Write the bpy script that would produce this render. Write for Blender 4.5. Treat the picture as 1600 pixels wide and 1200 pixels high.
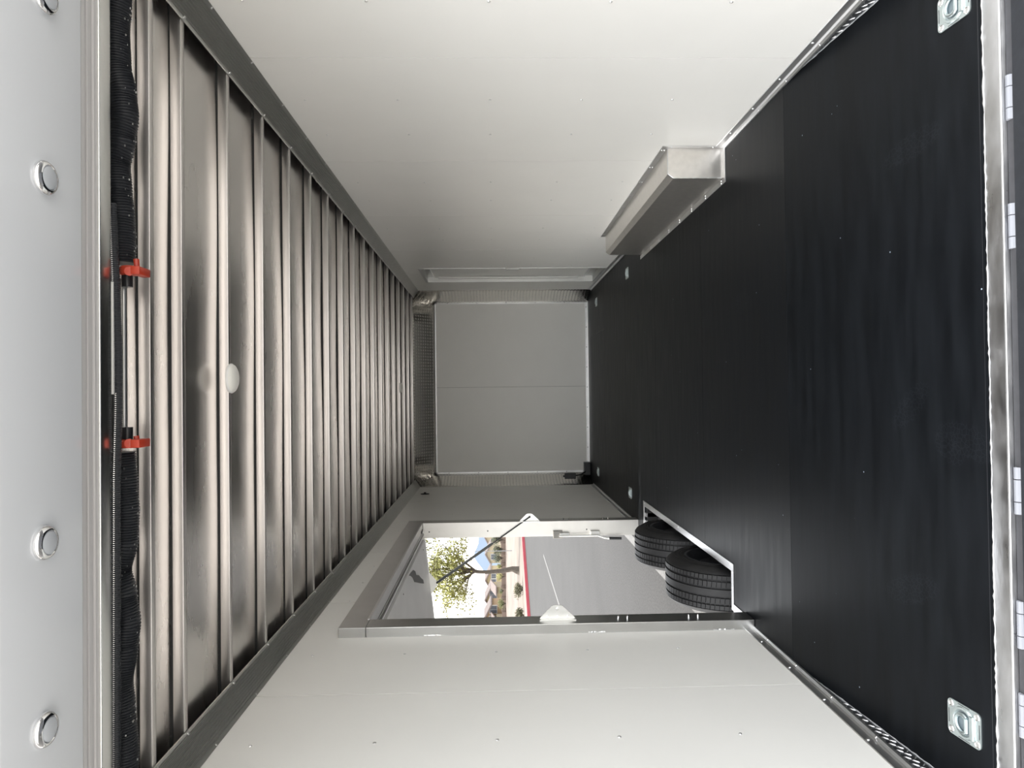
import bpy, bmesh, math, random
from mathutils import Vector, Matrix
random.seed(7)
PI = math.pi
for o in list(bpy.data.objects): bpy.data.objects.remove(o)
S = bpy.context.scene
COL = S.collection

# ---------------------------------------------------------------- camera (phone held on its side)
F = 1109.0
YAW, PIT, ROL = -0.01392197, -0.02664181, 0.01153067
CX, CZ = 1.14187, 1.23984
RM = Matrix.Rotation(YAW, 3, 'Z') @ Matrix.Rotation(PIT, 3, 'X') @ Matrix.Rotation(ROL, 3, 'Y')
cam_d = bpy.data.cameras.new('camera'); cam = bpy.data.objects.new('camera', cam_d); COL.objects.link(cam)
cx_, cy_, cz_ = RM @ Vector((0, 0, -1)), RM @ Vector((1, 0, 0)), RM @ Vector((0, -1, 0))
M4 = Matrix(((cx_.x, cy_.x, cz_.x, CX), (cx_.y, cy_.y, cz_.y, 0), (cx_.z, cy_.z, cz_.z, CZ), (0, 0, 0, 1)))
cam.matrix_world = M4
cam_d.sensor_width = 36; cam_d.lens = 36 * F / 1600; cam_d.clip_start = .02; cam_d.clip_end = 6000
S.camera = cam

# ---------------------------------------------------------------- sky, sun, exposure
w = bpy.data.worlds.new('sky'); S.world = w; w.use_nodes = True
nt = w.node_tree; nt.nodes.clear()
out = nt.nodes.new('ShaderNodeOutputWorld'); bg = nt.nodes.new('ShaderNodeBackground')
sky = nt.nodes.new('ShaderNodeTexSky'); sky.sky_type = 'NISHITA'; sky.sun_disc = False
sky.sun_elevation = math.radians(47); sky.sun_rotation = math.radians(-86); sky.dust_density = 3.0; sky.air_density = 1.2
mixn = nt.nodes.new('ShaderNodeMixRGB'); mixn.inputs[0].default_value = .82
mul = nt.nodes.new('ShaderNodeMixRGB'); mul.blend_type = 'MULTIPLY'; mul.inputs[0].default_value = 1; mul.inputs[2].default_value = (.22, .22, .22, 1)
mixn.inputs[2].default_value = (1.0, .99, .97, 1)
nt.links.new(sky.outputs[0], mul.inputs[1]); nt.links.new(mul.outputs[0], mixn.inputs[1])
nt.links.new(mixn.outputs[0], bg.inputs[0]); bg.inputs[1].default_value = 3.7
nt.links.new(bg.outputs[0], out.inputs[0])
sun_d = bpy.data.lights.new('sun', 'SUN'); sun = bpy.data.objects.new('sun', sun_d); COL.objects.link(sun)
sun_d.energy = 8.0; sun_d.angle = math.radians(1.0); sun_d.color = (1, .93, .83)
sd = Vector((-.68, .05, .73))      # direction towards the sun: from the open-door side
sun.rotation_euler = sd.to_track_quat('Z', 'Y').to_euler(); sun.location = (0, 0, 20)
S.view_settings.view_transform = 'Standard'; S.view_settings.look = 'None'
S.view_settings.gamma = 1; S.view_settings.use_curve_mapping = False
S.view_settings.exposure = 0.13

# ---------------------------------------------------------------- pixel -> world helper (a point at real depth)
def ray(px, py):
    return RM @ Vector(((1200 - py - 600) / F, 1, -(px - 800) / F))
def at(px, py, Y):
    d = ray(px, py); t = Y / d.y
    return Vector((CX + d.x * t, Y, CZ + d.z * t))
def atz(px, py, Z):
    d = ray(px, py); t = (Z - CZ) / d.z
    return Vector((CX + d.x * t, d.y * t, Z))

# ---------------------------------------------------------------- materials
MATS = {}
def mat(name, col, rough=.5, metal=0, noise=0, nscale=8, bump=0, bscale=60, stretch=(1, 1, 1), spec=.5, emis=None, coords='Object', rnoise=0):
    m = bpy.data.materials.new(name); m.use_nodes = True; n = m.node_tree; b = n.nodes['Principled BSDF']
    b.inputs['Base Color'].default_value = (*col, 1); b.inputs['Roughness'].default_value = rough
    b.inputs['Metallic'].default_value = metal; b.inputs['Specular IOR Level'].default_value = spec
    tc = n.nodes.new('ShaderNodeTexCoord'); mp = n.nodes.new('ShaderNodeMapping'); mp.inputs['Scale'].default_value = stretch
    n.links.new(tc.outputs[coords], mp.inputs[0])
    if noise or rnoise:
        t = n.nodes.new('ShaderNodeTexNoise'); t.inputs['Scale'].default_value = nscale; t.inputs['Detail'].default_value = 6
        n.links.new(mp.outputs[0], t.inputs[0])
        if noise:
            r = n.nodes.new('ShaderNodeMapRange'); r.inputs[1].default_value = .3; r.inputs[2].default_value = .7
            r.inputs[3].default_value = 1 - noise; r.inputs[4].default_value = 1 + noise
            n.links.new(t.outputs[0], r.inputs[0])
            x = n.nodes.new('ShaderNodeVectorMath'); x.operation = 'SCALE'; x.inputs[0].default_value = col
            n.links.new(r.outputs[0], x.inputs['Scale']); n.links.new(x.outputs[0], b.inputs['Base Color'])
        if rnoise:
            r = n.nodes.new('ShaderNodeMapRange'); r.inputs[1].default_value = .3; r.inputs[2].default_value = .7
            r.inputs[3].default_value = rough - rnoise; r.inputs[4].default_value = rough + rnoise
            n.links.new(t.outputs[0], r.inputs[0]); n.links.new(r.outputs[0], b.inputs['Roughness'])
    if bump:
        t2 = n.nodes.new('ShaderNodeTexNoise'); t2.inputs['Scale'].default_value = bscale; t2.inputs['Detail'].default_value = 4
        n.links.new(mp.outputs[0], t2.inputs[0]); bu = n.nodes.new('ShaderNodeBump'); bu.inputs['Strength'].default_value = bump
        bu.inputs['Distance'].default_value = .01
        n.links.new(t2.outputs[0], bu.inputs['Height']); n.links.new(bu.outputs[0], b.inputs['Normal'])
    MATS[name] = m
    return m
white_panel = mat('white_wall_panel', (.915, .905, .87), .38, 0, .012, 3, .015, 300)
white_paint = mat('white_gloss_paint', (.77, .80, .84), .16, 0)  # slight blue cast of sky and lens flare is put into the paint colour
skin_m = mat('bare_aluminium_skin', (.74, .715, .69), .26, 1, .02, 5, .015, 2, (.35, 1.2, 1), rnoise=.03)
rib_m = mat('mill_aluminium_rib', (.70, .67, .65), .36, 1, .04, 14, .02, 60, (.2, 1, 1))
cove_m = mat('dull_aluminium_cove', (.60, .60, .58), .42, 1, .03, 9)
alu = mat('bright_aluminium', (.74, .74, .74), .38, 1, .05, 12, .03, 40, (1, .3, 1))
alu_dark = mat('grey_aluminium_tube', (.50, .50, .49), .33, 1, .04, 9)
alu_worn = mat('worn_aluminium_sill', (.66, .66, .67), .38, 1, .14, 18, .10, 50, (.5, 1, 1), rnoise=.12)
fender_m = mat('brushed_aluminium_sheet', (.80, .77, .73), .33, 1, .05, 30, .01, 90, rnoise=.04)
chrome = mat('chrome', (.9, .9, .9), .08, 1)
zinc = mat('zinc_plate', (.66, .74, .74), .33, .85, .06, 40)
rivet_m = mat('aluminium_rivet', (.85, .85, .84), .3, 1)
rivet_w = mat('white_rivet', (.86, .86, .84), .25, 0)
rubber = mat('tyre_rubber', (.013, .013, .0135), .62, 0, .25, 30, .05, 120)
groove_m = mat('dark_gap', (.012, .012, .012), .8)
black_pl = mat('black_plastic', (.012, .013, .015), .38)
hose_m = mat('black_coil', (.016, .018, .022), .42, .1)
orange = mat('orange_plastic', (.42, .042, .018), .42, 0, .06, 20)
dome_m = mat('frosted_lens', (.86, .85, .80), .35)
lens_m = mat('milky_clear_lens', (.55, .58, .62), .25)
steel_blk = mat('dark_steel', (.05, .052, .058), .38, .6)
strut_m = mat('grey_strut_body', (.10, .11, .11), .35, .4)
under_m = mat('black_frame_paint', (.02, .02, .022), .6)
ramp_m = mat('black_ramp_board', (.014, .016, .02), .7, 0, .2, 30, .12, 90)

def floor_material():
    m = bpy.data.materials.new('black_plywood_floor'); m.use_nodes = True; n = m.node_tree; b = n.nodes['Principled BSDF']
    L = n.links.new
    tc = n.nodes.new('ShaderNodeTexCoord')
    mp = n.nodes.new('ShaderNodeMapping'); mp.inputs['Scale'].default_value = (.35, 2.4, 1); L(tc.outputs['Object'], mp.inputs[0])
    a = n.nodes.new('ShaderNodeTexNoise'); a.inputs['Scale'].default_value = 9; a.inputs['Detail'].default_value = 8; L(mp.outputs[0], a.inputs[0])
    # footprints: ellipses masked on a cell pattern
    vor = n.nodes.new('ShaderNodeTexVoronoi'); vor.inputs['Scale'].default_value = 70; vor.feature = 'DISTANCE_TO_EDGE'; L(tc.outputs['Object'], vor.inputs[0])
    cell = n.nodes.new('ShaderNodeMapRange'); cell.inputs[1].default_value = 0; cell.inputs[2].default_value = .12; cell.inputs[3].default_value = 1; cell.inputs[4].default_value = 0; L(vor.outputs['Distance'], cell.inputs[0])
    tot = None
    for (cx, cy, rx, ry, ang) in PRINTS:
        mpp = n.nodes.new('ShaderNodeMapping'); mpp.vector_type = 'TEXTURE'
        mpp.inputs['Location'].default_value = (cx, cy, 0); mpp.inputs['Rotation'].default_value = (0, 0, ang); mpp.inputs['Scale'].default_value = (rx, ry, 5)
        L(tc.outputs['Object'], mpp.inputs[0])
        ln = n.nodes.new('ShaderNodeVectorMath'); ln.operation = 'LENGTH'; L(mpp.outputs[0], ln.inputs[0])
        mr = n.nodes.new('ShaderNodeMapRange'); mr.inputs[1].default_value = .85; mr.inputs[2].default_value = 1.05; mr.inputs[3].default_value = 1; mr.inputs[4].default_value = 0
        L(ln.outputs['Value'], mr.inputs[0])
        if tot is None: tot = mr.outputs[0]
        else:
            ad = n.nodes.new('ShaderNodeMath'); ad.operation = 'MAXIMUM'; L(tot, ad.inputs[0]); L(mr.outputs[0], ad.inputs[1]); tot = ad.outputs[0]
    fp = n.nodes.new('ShaderNodeMath'); fp.operation = 'MULTIPLY'; L(tot, fp.inputs[0]); L(cell.outputs[0], fp.inputs[1])
    # dust specks
    sp = n.nodes.new('ShaderNodeTexVoronoi'); sp.inputs['Scale'].default_value = 9; L(tc.outputs['Object'], sp.inputs[0])
    sr = n.nodes.new('ShaderNodeMapRange'); sr.inputs[1].default_value = .018; sr.inputs[2].default_value = .026; sr.inputs[3].default_value = 1; sr.inputs[4].default_value = 0; L(sp.outputs['Distance'], sr.inputs[0])
    # scuffs
    sc = n.nodes.new('ShaderNodeTexNoise'); sc.inputs['Scale'].default_value = 3.1; sc.inputs['Detail'].default_value = 10; sc.inputs['Roughness'].default_value = .7; L(tc.outputs['Object'], sc.inputs[0])
    scr = n.nodes.new('ShaderNodeMapRange'); scr.inputs[1].default_value = .60; scr.inputs[2].default_value = .78; scr.inputs[3].default_value = 0; scr.inputs[4].default_value = .5; L(sc.outputs[0], scr.inputs[0])
    base = n.nodes.new('ShaderNodeMapRange'); base.inputs[1].default_value = .3; base.inputs[2].default_value = .7; base.inputs[3].default_value = .0060; base.inputs[4].default_value = .0120; L(a.outputs[0], base.inputs[0])
    s1 = n.nodes.new('ShaderNodeMath'); s1.operation = 'MULTIPLY_ADD'; s1.inputs[1].default_value = .006; L(fp.outputs[0], s1.inputs[0]); L(base.outputs[0], s1.inputs[2])
    s2 = n.nodes.new('ShaderNodeMath'); s2.operation = 'MULTIPLY_ADD'; s2.inputs[1].default_value = .006; L(scr.outputs[0], s2.inputs[0]); L(s1.outputs[0], s2.inputs[2])
    s3 = n.nodes.new('ShaderNodeMath'); s3.operation = 'MULTIPLY_ADD'; s3.inputs[1].default_value = .5; L(sr.outputs[0], s3.inputs[0]); L(s2.outputs[0], s3.inputs[2])
    cb = n.nodes.new('ShaderNodeCombineXYZ'); 
    for i in range(3):
        tn = n.nodes.new('ShaderNodeMath'); tn.operation = 'MULTIPLY'; tn.inputs[1].default_value = (.86, 1.0, 1.2)[i]; L(s3.outputs[0], tn.inputs[0]); L(tn.outputs[0], cb.inputs[i])
    L(cb.outputs[0], b.inputs['Base Color'])
    rr = n.nodes.new('ShaderNodeMapRange'); rr.inputs[3].default_value = .34; rr.inputs[4].default_value = .5; L(a.outputs[0], rr.inputs[0])
    L(rr.outputs[0], b.inputs['Roughness']); b.inputs['Specular IOR Level'].default_value = .09
    bu = n.nodes.new('ShaderNodeBump'); bu.inputs['Strength'].default_value = .12; bu.inputs['Distance'].default_value = .004
    L(a.outputs[0], bu.inputs['Height']); L(bu.outputs[0], b.inputs['Normal'])
    return m
def pr(px, py, z=-.07): p = atz(px, py, z); return p.x, p.y
PRINTS = [(*pr(1425, 635), .045, .11, .7), (*pr(1505, 690), .05, .13, -.25), (*pr(1478, 700), .04, .07, -.6), (*pr(1425, 230), .045, .14, .1),
          (*pr(1428, 920), .05, .13, .3), (*pr(1105, 500, 0), .05, .13, .5), (*pr(1160, 470, 0), .05, .13, -.2)]
floor_m = floor_material()

def diamond_material(name, col, scale, dist):
    m = bpy.data.materials.new(name); m.use_nodes = True; n = m.node_tree; b = n.nodes['Principled BSDF']; L = n.links.new
    b.inputs['Base Color'].default_value = (*col, 1); b.inputs['Metallic'].default_value = 1; b.inputs['Roughness'].default_value = .2
    tc = n.nodes.new('ShaderNodeTexCoord'); uvs = []
    sep = n.nodes.new('ShaderNodeSeparateXYZ'); L(tc.outputs['UV'], sep.inputs[0])
    def mth(op, a, bb=None):
        k = n.nodes.new('ShaderNodeMath'); k.operation = op
        for i, v in enumerate((a, bb)):
            if v is None: continue
            if isinstance(v, (int, float)): k.inputs[i].default_value = v
            else: L(v, k.inputs[i])
        return k.outputs[0]
    u = mth('MULTIPLY', sep.outputs[0], scale); v = mth('MULTIPLY', sep.outputs[1], scale)
    s = mth('MAXIMUM', mth('SUBTRACT', mth('MULTIPLY', mth('SINE', mth('ADD', u, v)), mth('SINE', mth('SUBTRACT', u, v))), .35), 0.0)
    bu = n.nodes.new('ShaderNodeBump'); bu.inputs['Strength'].default_value = .8; bu.inputs['Distance'].default_value = dist
    L(s, bu.inputs['Height']); L(bu.outputs[0], b.inputs['Normal'])
    return m
dia = diamond_material('patterned_aluminium', (.90, .88, .84), 80, .009)

# ---------------------------------------------------------------- mesh helpers
def link(name, bm, m, parent=None, smooth=False, local=False):
    me = bpy.data.meshes.new(name)
    if parent is not None and not local:
        pl = Vector((0, 0, 0)); p = parent
        while p is not None: pl += p.location; p = p.parent
        bmesh.ops.translate(bm, verts=bm.verts, vec=-pl)
    bmesh.ops.recalc_face_normals(bm, faces=bm.faces) if len(bm.faces) else None
    bm.to_mesh(me); bm.free()
    for mm in (m if isinstance(m, (list, tuple)) else [m]): me.materials.append(mm)
    if smooth:
        for p in me.polygons: p.use_smooth = True
        try: me.set_sharp_from_angle(angle=math.radians(35))
        except Exception: pass
    o = bpy.data.objects.new(name, me); COL.objects.link(o)
    if parent is not None: o.parent = parent
    return o
def struct(name, bm, m, parent=None, **k):
    o = link(name, bm, m, parent, **k)
    if parent is None: o['kind'] = 'structure'
    return o
def root(name, label, cat, loc, group=None, kind=None):
    o = bpy.data.objects.new(name, None); COL.objects.link(o); o.location = loc; o.empty_display_size = .1
    if kind: o['kind'] = kind
    else: o['label'] = label; o['category'] = cat
    if group: o['group'] = group
    return o
def tag(o, label, cat, group=None):
    o['label'] = label; o['category'] = cat
    if group: o['group'] = group
    return o
def B(): return bmesh.new()
def box(bm, x0, x1, y0, y1, z0, z1):
    vs = [bm.verts.new((x, y, z)) for x in (x0, x1) for y in (y0, y1) for z in (z0, z1)]
    for f in ((0, 1, 3, 2), (4, 6, 7, 5), (0, 4, 5, 1), (2, 3, 7, 6), (0, 2, 6, 4), (1, 5, 7, 3)):
        bm.faces.new([vs[i] for i in f])
    return vs
def bevbox(bm, x0, x1, y0, y1, z0, z1, r=.003, seg=2):
    t = B(); box(t, x0, x1, y0, y1, z0, z1)
    bmesh.ops.recalc_face_normals(t, faces=t.faces)
    bmesh.ops.bevel(t, geom=t.edges[:], offset=r, segments=seg, affect='EDGES', profile=.5)
    me = bpy.data.meshes.new('tmp'); t.to_mesh(me); t.free(); bm.from_mesh(me); bpy.data.meshes.remove(me)
def prism(bm, pts, axis, a, b):
    """pts: 2-D outline; axis: extrusion axis; remaining axes in xyz order"""
    def P(p, t):
        l = list(p); l.insert(axis, t); return l
    A = [bm.verts.new(P(p, a)) for p in pts]; C = [bm.verts.new(P(p, b)) for p in pts]
    n = len(pts)
    bm.faces.new(A); bm.faces.new(C[::-1])
    for i in range(n): bm.faces.new((A[i], C[i], C[(i + 1) % n], A[(i + 1) % n]))
def frame_of(d):
    d = d.normalized(); u = d.cross(Vector((0, 0, 1)))
    if u.length < 1e-3: u = d.cross(Vector((1, 0, 0)))
    u.normalize(); return d, u, d.cross(u)
def tube(bm, pts, r, seg=10, cap=True):
    pts = [Vector(p) for p in pts]; rs = r if isinstance(r, (list, tuple)) else [r] * len(pts)
    rings = []; U = None
    for i, p in enumerate(pts):
        d = (pts[min(i + 1, len(pts) - 1)] - pts[max(i - 1, 0)])
        if U is None: _, U, V = frame_of(d)
        dd = d.normalized(); U = (U - dd * U.dot(dd)).normalized(); V = dd.cross(U)
        rings.append([bm.verts.new(p + (U * math.cos(2 * PI * k / seg) + V * math.sin(2 * PI * k / seg)) * rs[i]) for k in range(seg)])
    for a, b in zip(rings, rings[1:]):
        for k in range(seg): bm.faces.new((a[k], a[(k + 1) % seg], b[(k + 1) % seg], b[k]))
    if cap: bm.faces.new(rings[0][::-1]); bm.faces.new(rings[-1])
def lathe(bm, prof, c, axis, seg=24, closed=False):
    """prof: (radius, height along axis)"""
    d, u, v = frame_of(Vector(axis)); c = Vector(c); rings = []
    for r, h in prof:
        if r < 1e-6: rings.append([bm.verts.new(c + d * h)])
        else: rings.append([bm.verts.new(c + d * h + (u * math.cos(2 * PI * k / seg) + v * math.sin(2 * PI * k / seg)) * r) for k in range(seg)])
    prs = list(zip(rings, rings[1:])) + ([(rings[-1], rings[0])] if closed else [])
    for a, b in prs:
        for k in range(seg):
            k2 = (k + 1) % seg
            if len(a) == 1 and len(b) == 1: continue
            if len(a) == 1: bm.faces.new((a[0], b[k], b[k2]))
            elif len(b) == 1: bm.faces.new((a[k], b[0], a[k2]))
            else: bm.faces.new((a[k], b[k], b[k2], a[k2]))
def rivet(bm, c, axis, r=.006, h=.003, seg=8):
    lathe(bm, [(r, 0), (r * .8, h * .7), (0, h)], c, axis, seg)
def bolt(bm, c, axis, r=.008, h=.006):
    lathe(bm, [(r * 1.4, 0), (r * 1.4, h * .25), (r, h * .25), (r, h), (0, h)], c, axis, 6)

W = 2.44; YE = 9.2; ZC = 2.219; ZR = 2.257; YR = 1.86
BT = 2.95; SL = .083                      # the beavertail starts here and falls towards the rear
def zf(y): return -(BT - y) * SL if y < BT else 0.0

# ================================================================ outside: ground
CU = Vector((-3.0, -6.4, 0)).normalized()           # direction of the kerb
CN = Vector((-6.4, 3.0, 0)).normalized()            # away from the lot
C0 = Vector((-7.12, 41.6, 0))
GZ = -.49
def asphalt_material():
    m = mat('grey_asphalt', (.0145, .0143, .014), .85, 0, .22, 1.1, .25, 60)
    n = m.node_tree; b = n.nodes['Principled BSDF']; L = n.links.new
    tc = n.nodes.new('ShaderNodeTexCoord')
    sp = n.nodes.new('ShaderNodeTexNoise'); sp.inputs['Scale'].default_value = 45; sp.inputs['Detail'].default_value = 3; L(tc.outputs['Object'], sp.inputs[0])
    mr = n.nodes.new('ShaderNodeMapRange'); mr.inputs[1].default_value = .35; mr.inputs[2].default_value = .7; mr.inputs[3].default_value = .45; mr.inputs[4].default_value = 1.9; L(sp.outputs[0], mr.inputs[0])
    src = b.inputs['Base Color'].links[0].from_socket
    x = n.nodes.new('ShaderNodeVectorMath'); x.operation = 'SCALE'; L(src, x.inputs[0]); L(mr.outputs[0], x.inputs['Scale']); L(x.outputs[0], b.inputs['Base Color'])
    return m
bm = B()
a0 = C0 + CU * 160; a1 = C0 - CU * 160
pts = [a0, a1, a1 - CN * 160, a0 - CN * 160]
bm.faces.new([bm.verts.new((p.x, p.y, GZ)) for p in pts])
struct('ground_asphalt', bm, asphalt_material())
# unseen pale apron, added behind the trailer to bounce light onto canopy and ceiling
bm = B(); box(bm, -9, 12, -16, -1.2, GZ - .05, GZ + .012)
struct('bounce_apron', bm, mat('pale_bounce_slab', (.50, .49, .47), .9, 0, .08, 2))
# kerb and the red painted face
bm = B()
def slab_along(bm, t0, t1, z0, z1, s0=-150, s1=150):
    vs = []
    for s in (s0, s1):
        for t in (t0, t1):
            for z in (z0, z1):
                p = C0 + CU * s + CN * t; vs.append(bm.verts.new((p.x, p.y, z)))
    for f in ((0, 1, 3, 2), (4, 6, 7, 5), (0, 4, 5, 1), (2, 3, 7, 6), (0, 2, 6, 4), (1, 5, 7, 3)): bm.faces.new([vs[i] for i in f])
slab_along(bm, 0, .16, GZ, GZ + .15)
struct('kerb', bm, mat('red_kerb_paint', (.30, .03, .045), .6, 0, .1, 3))
# desert ground falling away behind the kerb
def terr(s, t):
    return -.35 - .012 * max(t, 0) + (.22 * math.sin(t * .19 + 1.3 * math.sin(s * .03)) * min(1, t / 10) if t > 0 else 0) + (.10 * math.sin(s * .31 + t * .5) * min(1, t / 8))
def st(p): q = Vector((p[0], p[1], 0)) - C0; return q.dot(CU), q.dot(CN)
bm = B(); rows = []
ts = [.16, .8, 2, 4, 6, 8, 10, 12, 14, 17, 20, 24, 28, 32, 37, 42, 48, 55, 62, 70, 80, 90, 105, 130, 170, 240, 400]
ss = [-120 + 4 * i for i in range(76)]
for t in ts: rows.append([bm.verts.new((C0.x + CU.x * s + CN.x * t, C0.y + CU.y * s + CN.y * t, terr(s, t))) for s in ss])
for a, b in zip(rows, rows[1:]):
    for i in range(len(ss) - 1): bm.faces.new((a[i], a[i + 1], b[i + 1], b[i]))
struct('ground_desert', bm, mat('pale_gravel_dirt', (.135, .110, .092), .95, 0, .30, .35, .3, 3), smooth=True)
# painted stall lines
paint = mat('worn_white_road_paint', (.10, .10, .098), .8, 0, .25, 30)
def line(x0, y0, x1, y1, wd):
    bm = B(); d = Vector((x1 - x0, y1 - y0, 0)); n_ = Vector((-d.y, d.x, 0)).normalized() * wd / 2
    a, b = Vector((x0, y0, 0)), Vector((x1, y1, 0))
    prism(bm, [((a + n_).x, (a + n_).y), ((a - n_).x, (a - n_).y), ((b - n_).x, (b - n_).y), ((b + n_).x, (b + n_).y)], 2, GZ, GZ + .004)
    return struct('parking_line', bm, paint)
line(-.70, 11.0, -.74, .5, .11)
line(-4.63, 25.4, -4.60, 14.0, .10)
line(-.70, 5.4, 1.8, 5.3, .11)

# ================================================================ outside: mountains, wall, houses, trees
bm = B()
N = 60; ra = []; rb = []
for i in range(N + 1):
    py = 700 + i * 6.5
    top = 745 + 5 * math.sin(i * .9) * .5 + 3 * math.sin(i * .37 + 1) + max(0, (py - 868)) * .42
    if py > 905: top = 770
    p = at(top, py, 1500); q = at(792, py, 1500); r = at(785, py, 2300); r.z = q.z - 20
    ra.append((bm.verts.new(q), bm.verts.new(p), bm.verts.new(Vector((p.x * 1.5, 2300, q.z)))))
for a, b in zip(ra, ra[1:]):
    bm.faces.new((a[0], b[0], b[1], a[1])); bm.faces.new((a[1], b[1], b[2], a[2]))
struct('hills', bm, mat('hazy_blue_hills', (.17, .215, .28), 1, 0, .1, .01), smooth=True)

stucco = mat('yellow_stucco', (.21, .165, .095), .9, 0, .05, .5)
stucco2 = mat('orange_tan_stucco', (.215, .145, .08), .9, 0, .05, .5)
stucco3 = mat('cream_stucco', (.22, .185, .125), .9, 0, .05, .5)
tile = mat('pinkish_tile_roof', (.125, .10, .092), .9, 0, .15, 2)
win_m = mat('window_glass_dark', (.05, .055, .065), .5)
trimw = mat('white_window_trim', (.28, .27, .25), .7)
HZ = -2.6
def house(label, Y, y_l, y_r, x_peak, x_eave, y_peak, wins, sm, depth=7, cont=None):
    """gabled house whose gable faces the trailer"""
    A = at(x_eave, y_l, Y); Bq = at(x_eave, y_r, Y); P = at(x_peak, y_peak, Y)
    xl, xr = min(A.x, Bq.x), max(A.x, Bq.x); ze = A.z; zp = P.z
    r = root('house', label, 'house', ((xl + xr) / 2, Y, HZ))
    bm = B()
    prism(bm, [(xl, HZ), (xr, HZ), (xr, ze), (P.x, zp), (xl, ze)], 1, Y, Y + depth)
    link('wall', bm, sm, r)
    bm = B(); ov = .5; th = .35
    def sl(x, a, b): return b
    for (xa, za, xb, zb) in ((xl - ov, ze - ov * (zp - ze) / (P.x - xl), P.x, zp), (xr + ov, ze - ov * (zp - ze) / (xr - P.x), P.x, zp)):
        prism(bm, [(xa, za + .05), (xb, zb + .05), (xb, zb + .05 + th), (xa, za + .05 + th)], 1, Y - .5, Y + depth + .5)
    link('roof', bm, tile, r)
    for (wx, wy, ww, wh) in wins:
        c = at(wx, wy, Y)
        bm = B(); box(bm, c.x - ww / 2 - .15, c.x + ww / 2 + .15, Y - .12, Y + .02, c.z - wh / 2 - .15, c.z + wh / 2 + .15)
        f = link('window', bm, trimw, r)
        for k in (0, 1):
            bm = B(); box(bm, c.x - ww / 2 + k * ww / 2 + .04, c.x + k * ww / 2 - .04, Y - .16, Y - .115, c.z - wh / 2, c.z + wh / 2)
            link('pane', bm, win_m, f)
    return r
house('distant cream gabled house half hidden by dark green trees', 216, 880, 852, 759.5, 767.5, 866, [(771, 870, 1.6, 1.4)], stucco3)
house('distant tan house with pink roof right of the yellow twin window house', 200, 919.5, 893, 759.6, 767, 907, [(771.5, 900, 1.2, 1.2), (771, 911, 2.2, 1.4)], stucco)
house('tall yellow gabled house with twin dark windows, third along', 184, 948, 920.5, 759.2, 767.8, 938, [(770.8, 929, 1.9, 1.7), (770.8, 943, 1.9, 1.5)], stucco)
house('orange tan gabled house at the near end of the row', 168, 985, 948, 758.6, 768, 966, [(770.8, 952, 1.7, 1.6), (770.8, 970, 2.2, 1.7)], stucco2)
house('low pink roofed house end behind the first dark trees', 234, 858, 824, 757.5, 768, 838, [(772, 832, 1.4, 1.3)], stucco3)
# street-facing lower porch roofs
for (ya, yb, xa, lab) in ((962, 980, 775, 'low garage with sloping tiled roof before the orange tan house'), (912, 922, 775, 'small white porch between the tan and the yellow houses')):
    p = at(xa, ya, 166); q = at(xa, yb, 166); xl, xr = min(p.x, q.x), max(p.x, q.x)
    r = root('garage', lab, 'garage', ((xl + xr) / 2, 166, HZ))
    bm = B(); box(bm, xl, xr, 163, 167.5, HZ, p.z - .1); link('wall', bm, stucco3, r)
    bm = B(); prism(bm, [(162.3, p.z - .2), (167.8, p.z + 1.0), (167.8, p.z + 1.25), (162.3, p.z + .05)], 0, xl - .4, xr + .4); link('roof', bm, tile, r)
    bm = B(); box(bm, xl + .5, xr - .5, 162.94, 163.02, HZ, p.z - .9); link('garage_door', bm, trimw, r)
# block wall
blk = mat('tan_block_wall', (.14, .105, .085), .95, 0, .1, .8)
p0 = at(785, 830, 160); p1 = at(785, 1010, 150)
r = root('block_wall', 'long low tan block wall in front of the distant houses', 'wall', ((p0.x + p1.x) / 2, 155, -2.6))
bm = B(); d = p1 - p0; zt = at(783.5, 900, 156).z
for k in range(10):
    a = p0 + d * (k / 10); b = p0 + d * ((k + 1) / 10); c = B()
    box(bm, min(a.x, b.x) + .15, max(a.x, b.x) - .15, min(a.y, b.y), min(a.y, b.y) + .3, -3.3, zt)
link('wall_panel', bm, blk, r)
bm = B()
for k in range(11):
    a = p0 + d * (k / 10); box(bm, a.x - .25, a.x + .25, a.y - .3, a.y + .4, -3.3, zt + .15)
link('pillar', bm, blk, r)

bark = mat('grey_brown_bark', (.075, .062, .05), .9, 0, .2, 12)
def leafmat(n_, c): return mat(n_, c, .7, 0, .3, 2)
leaf_y = leafmat('yellow_green_leaf', (.27, .27, .09)); leaf_d = leafmat('dark_green_leaf', (.05, .07, .04)); leaf_m = leafmat('fresh_green_leaf', (.105, .135, .04)); leaf_o = leafmat('olive_grey_leaf', (.13, .125, .075))
def leaves(bm, c, rad, n, size, squash=(1, 1, 1), shell=.0):
    for _ in range(n):
        while True:
            v = Vector((random.uniform(-1, 1), random.uniform(-1, 1), random.uniform(-1, 1)))
            if shell <= v.length <= 1: break
        p = Vector(c) + Vector((v.x * rad * squash[0], v.y * rad * squash[1], v.z * rad * squash[2]))
        d = Vector((random.gauss(0, 1), random.gauss(0, 1), random.gauss(0, 1))).normalized(); u = frame_of(d)[1]
        s = size * random.uniform(.6, 1.3)
        bm.faces.new([bm.verts.new(p + d * s), bm.verts.new(p + u * s * .45), bm.verts.new(p - d * s), bm.verts.new(p - u * s * .45)])
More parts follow.
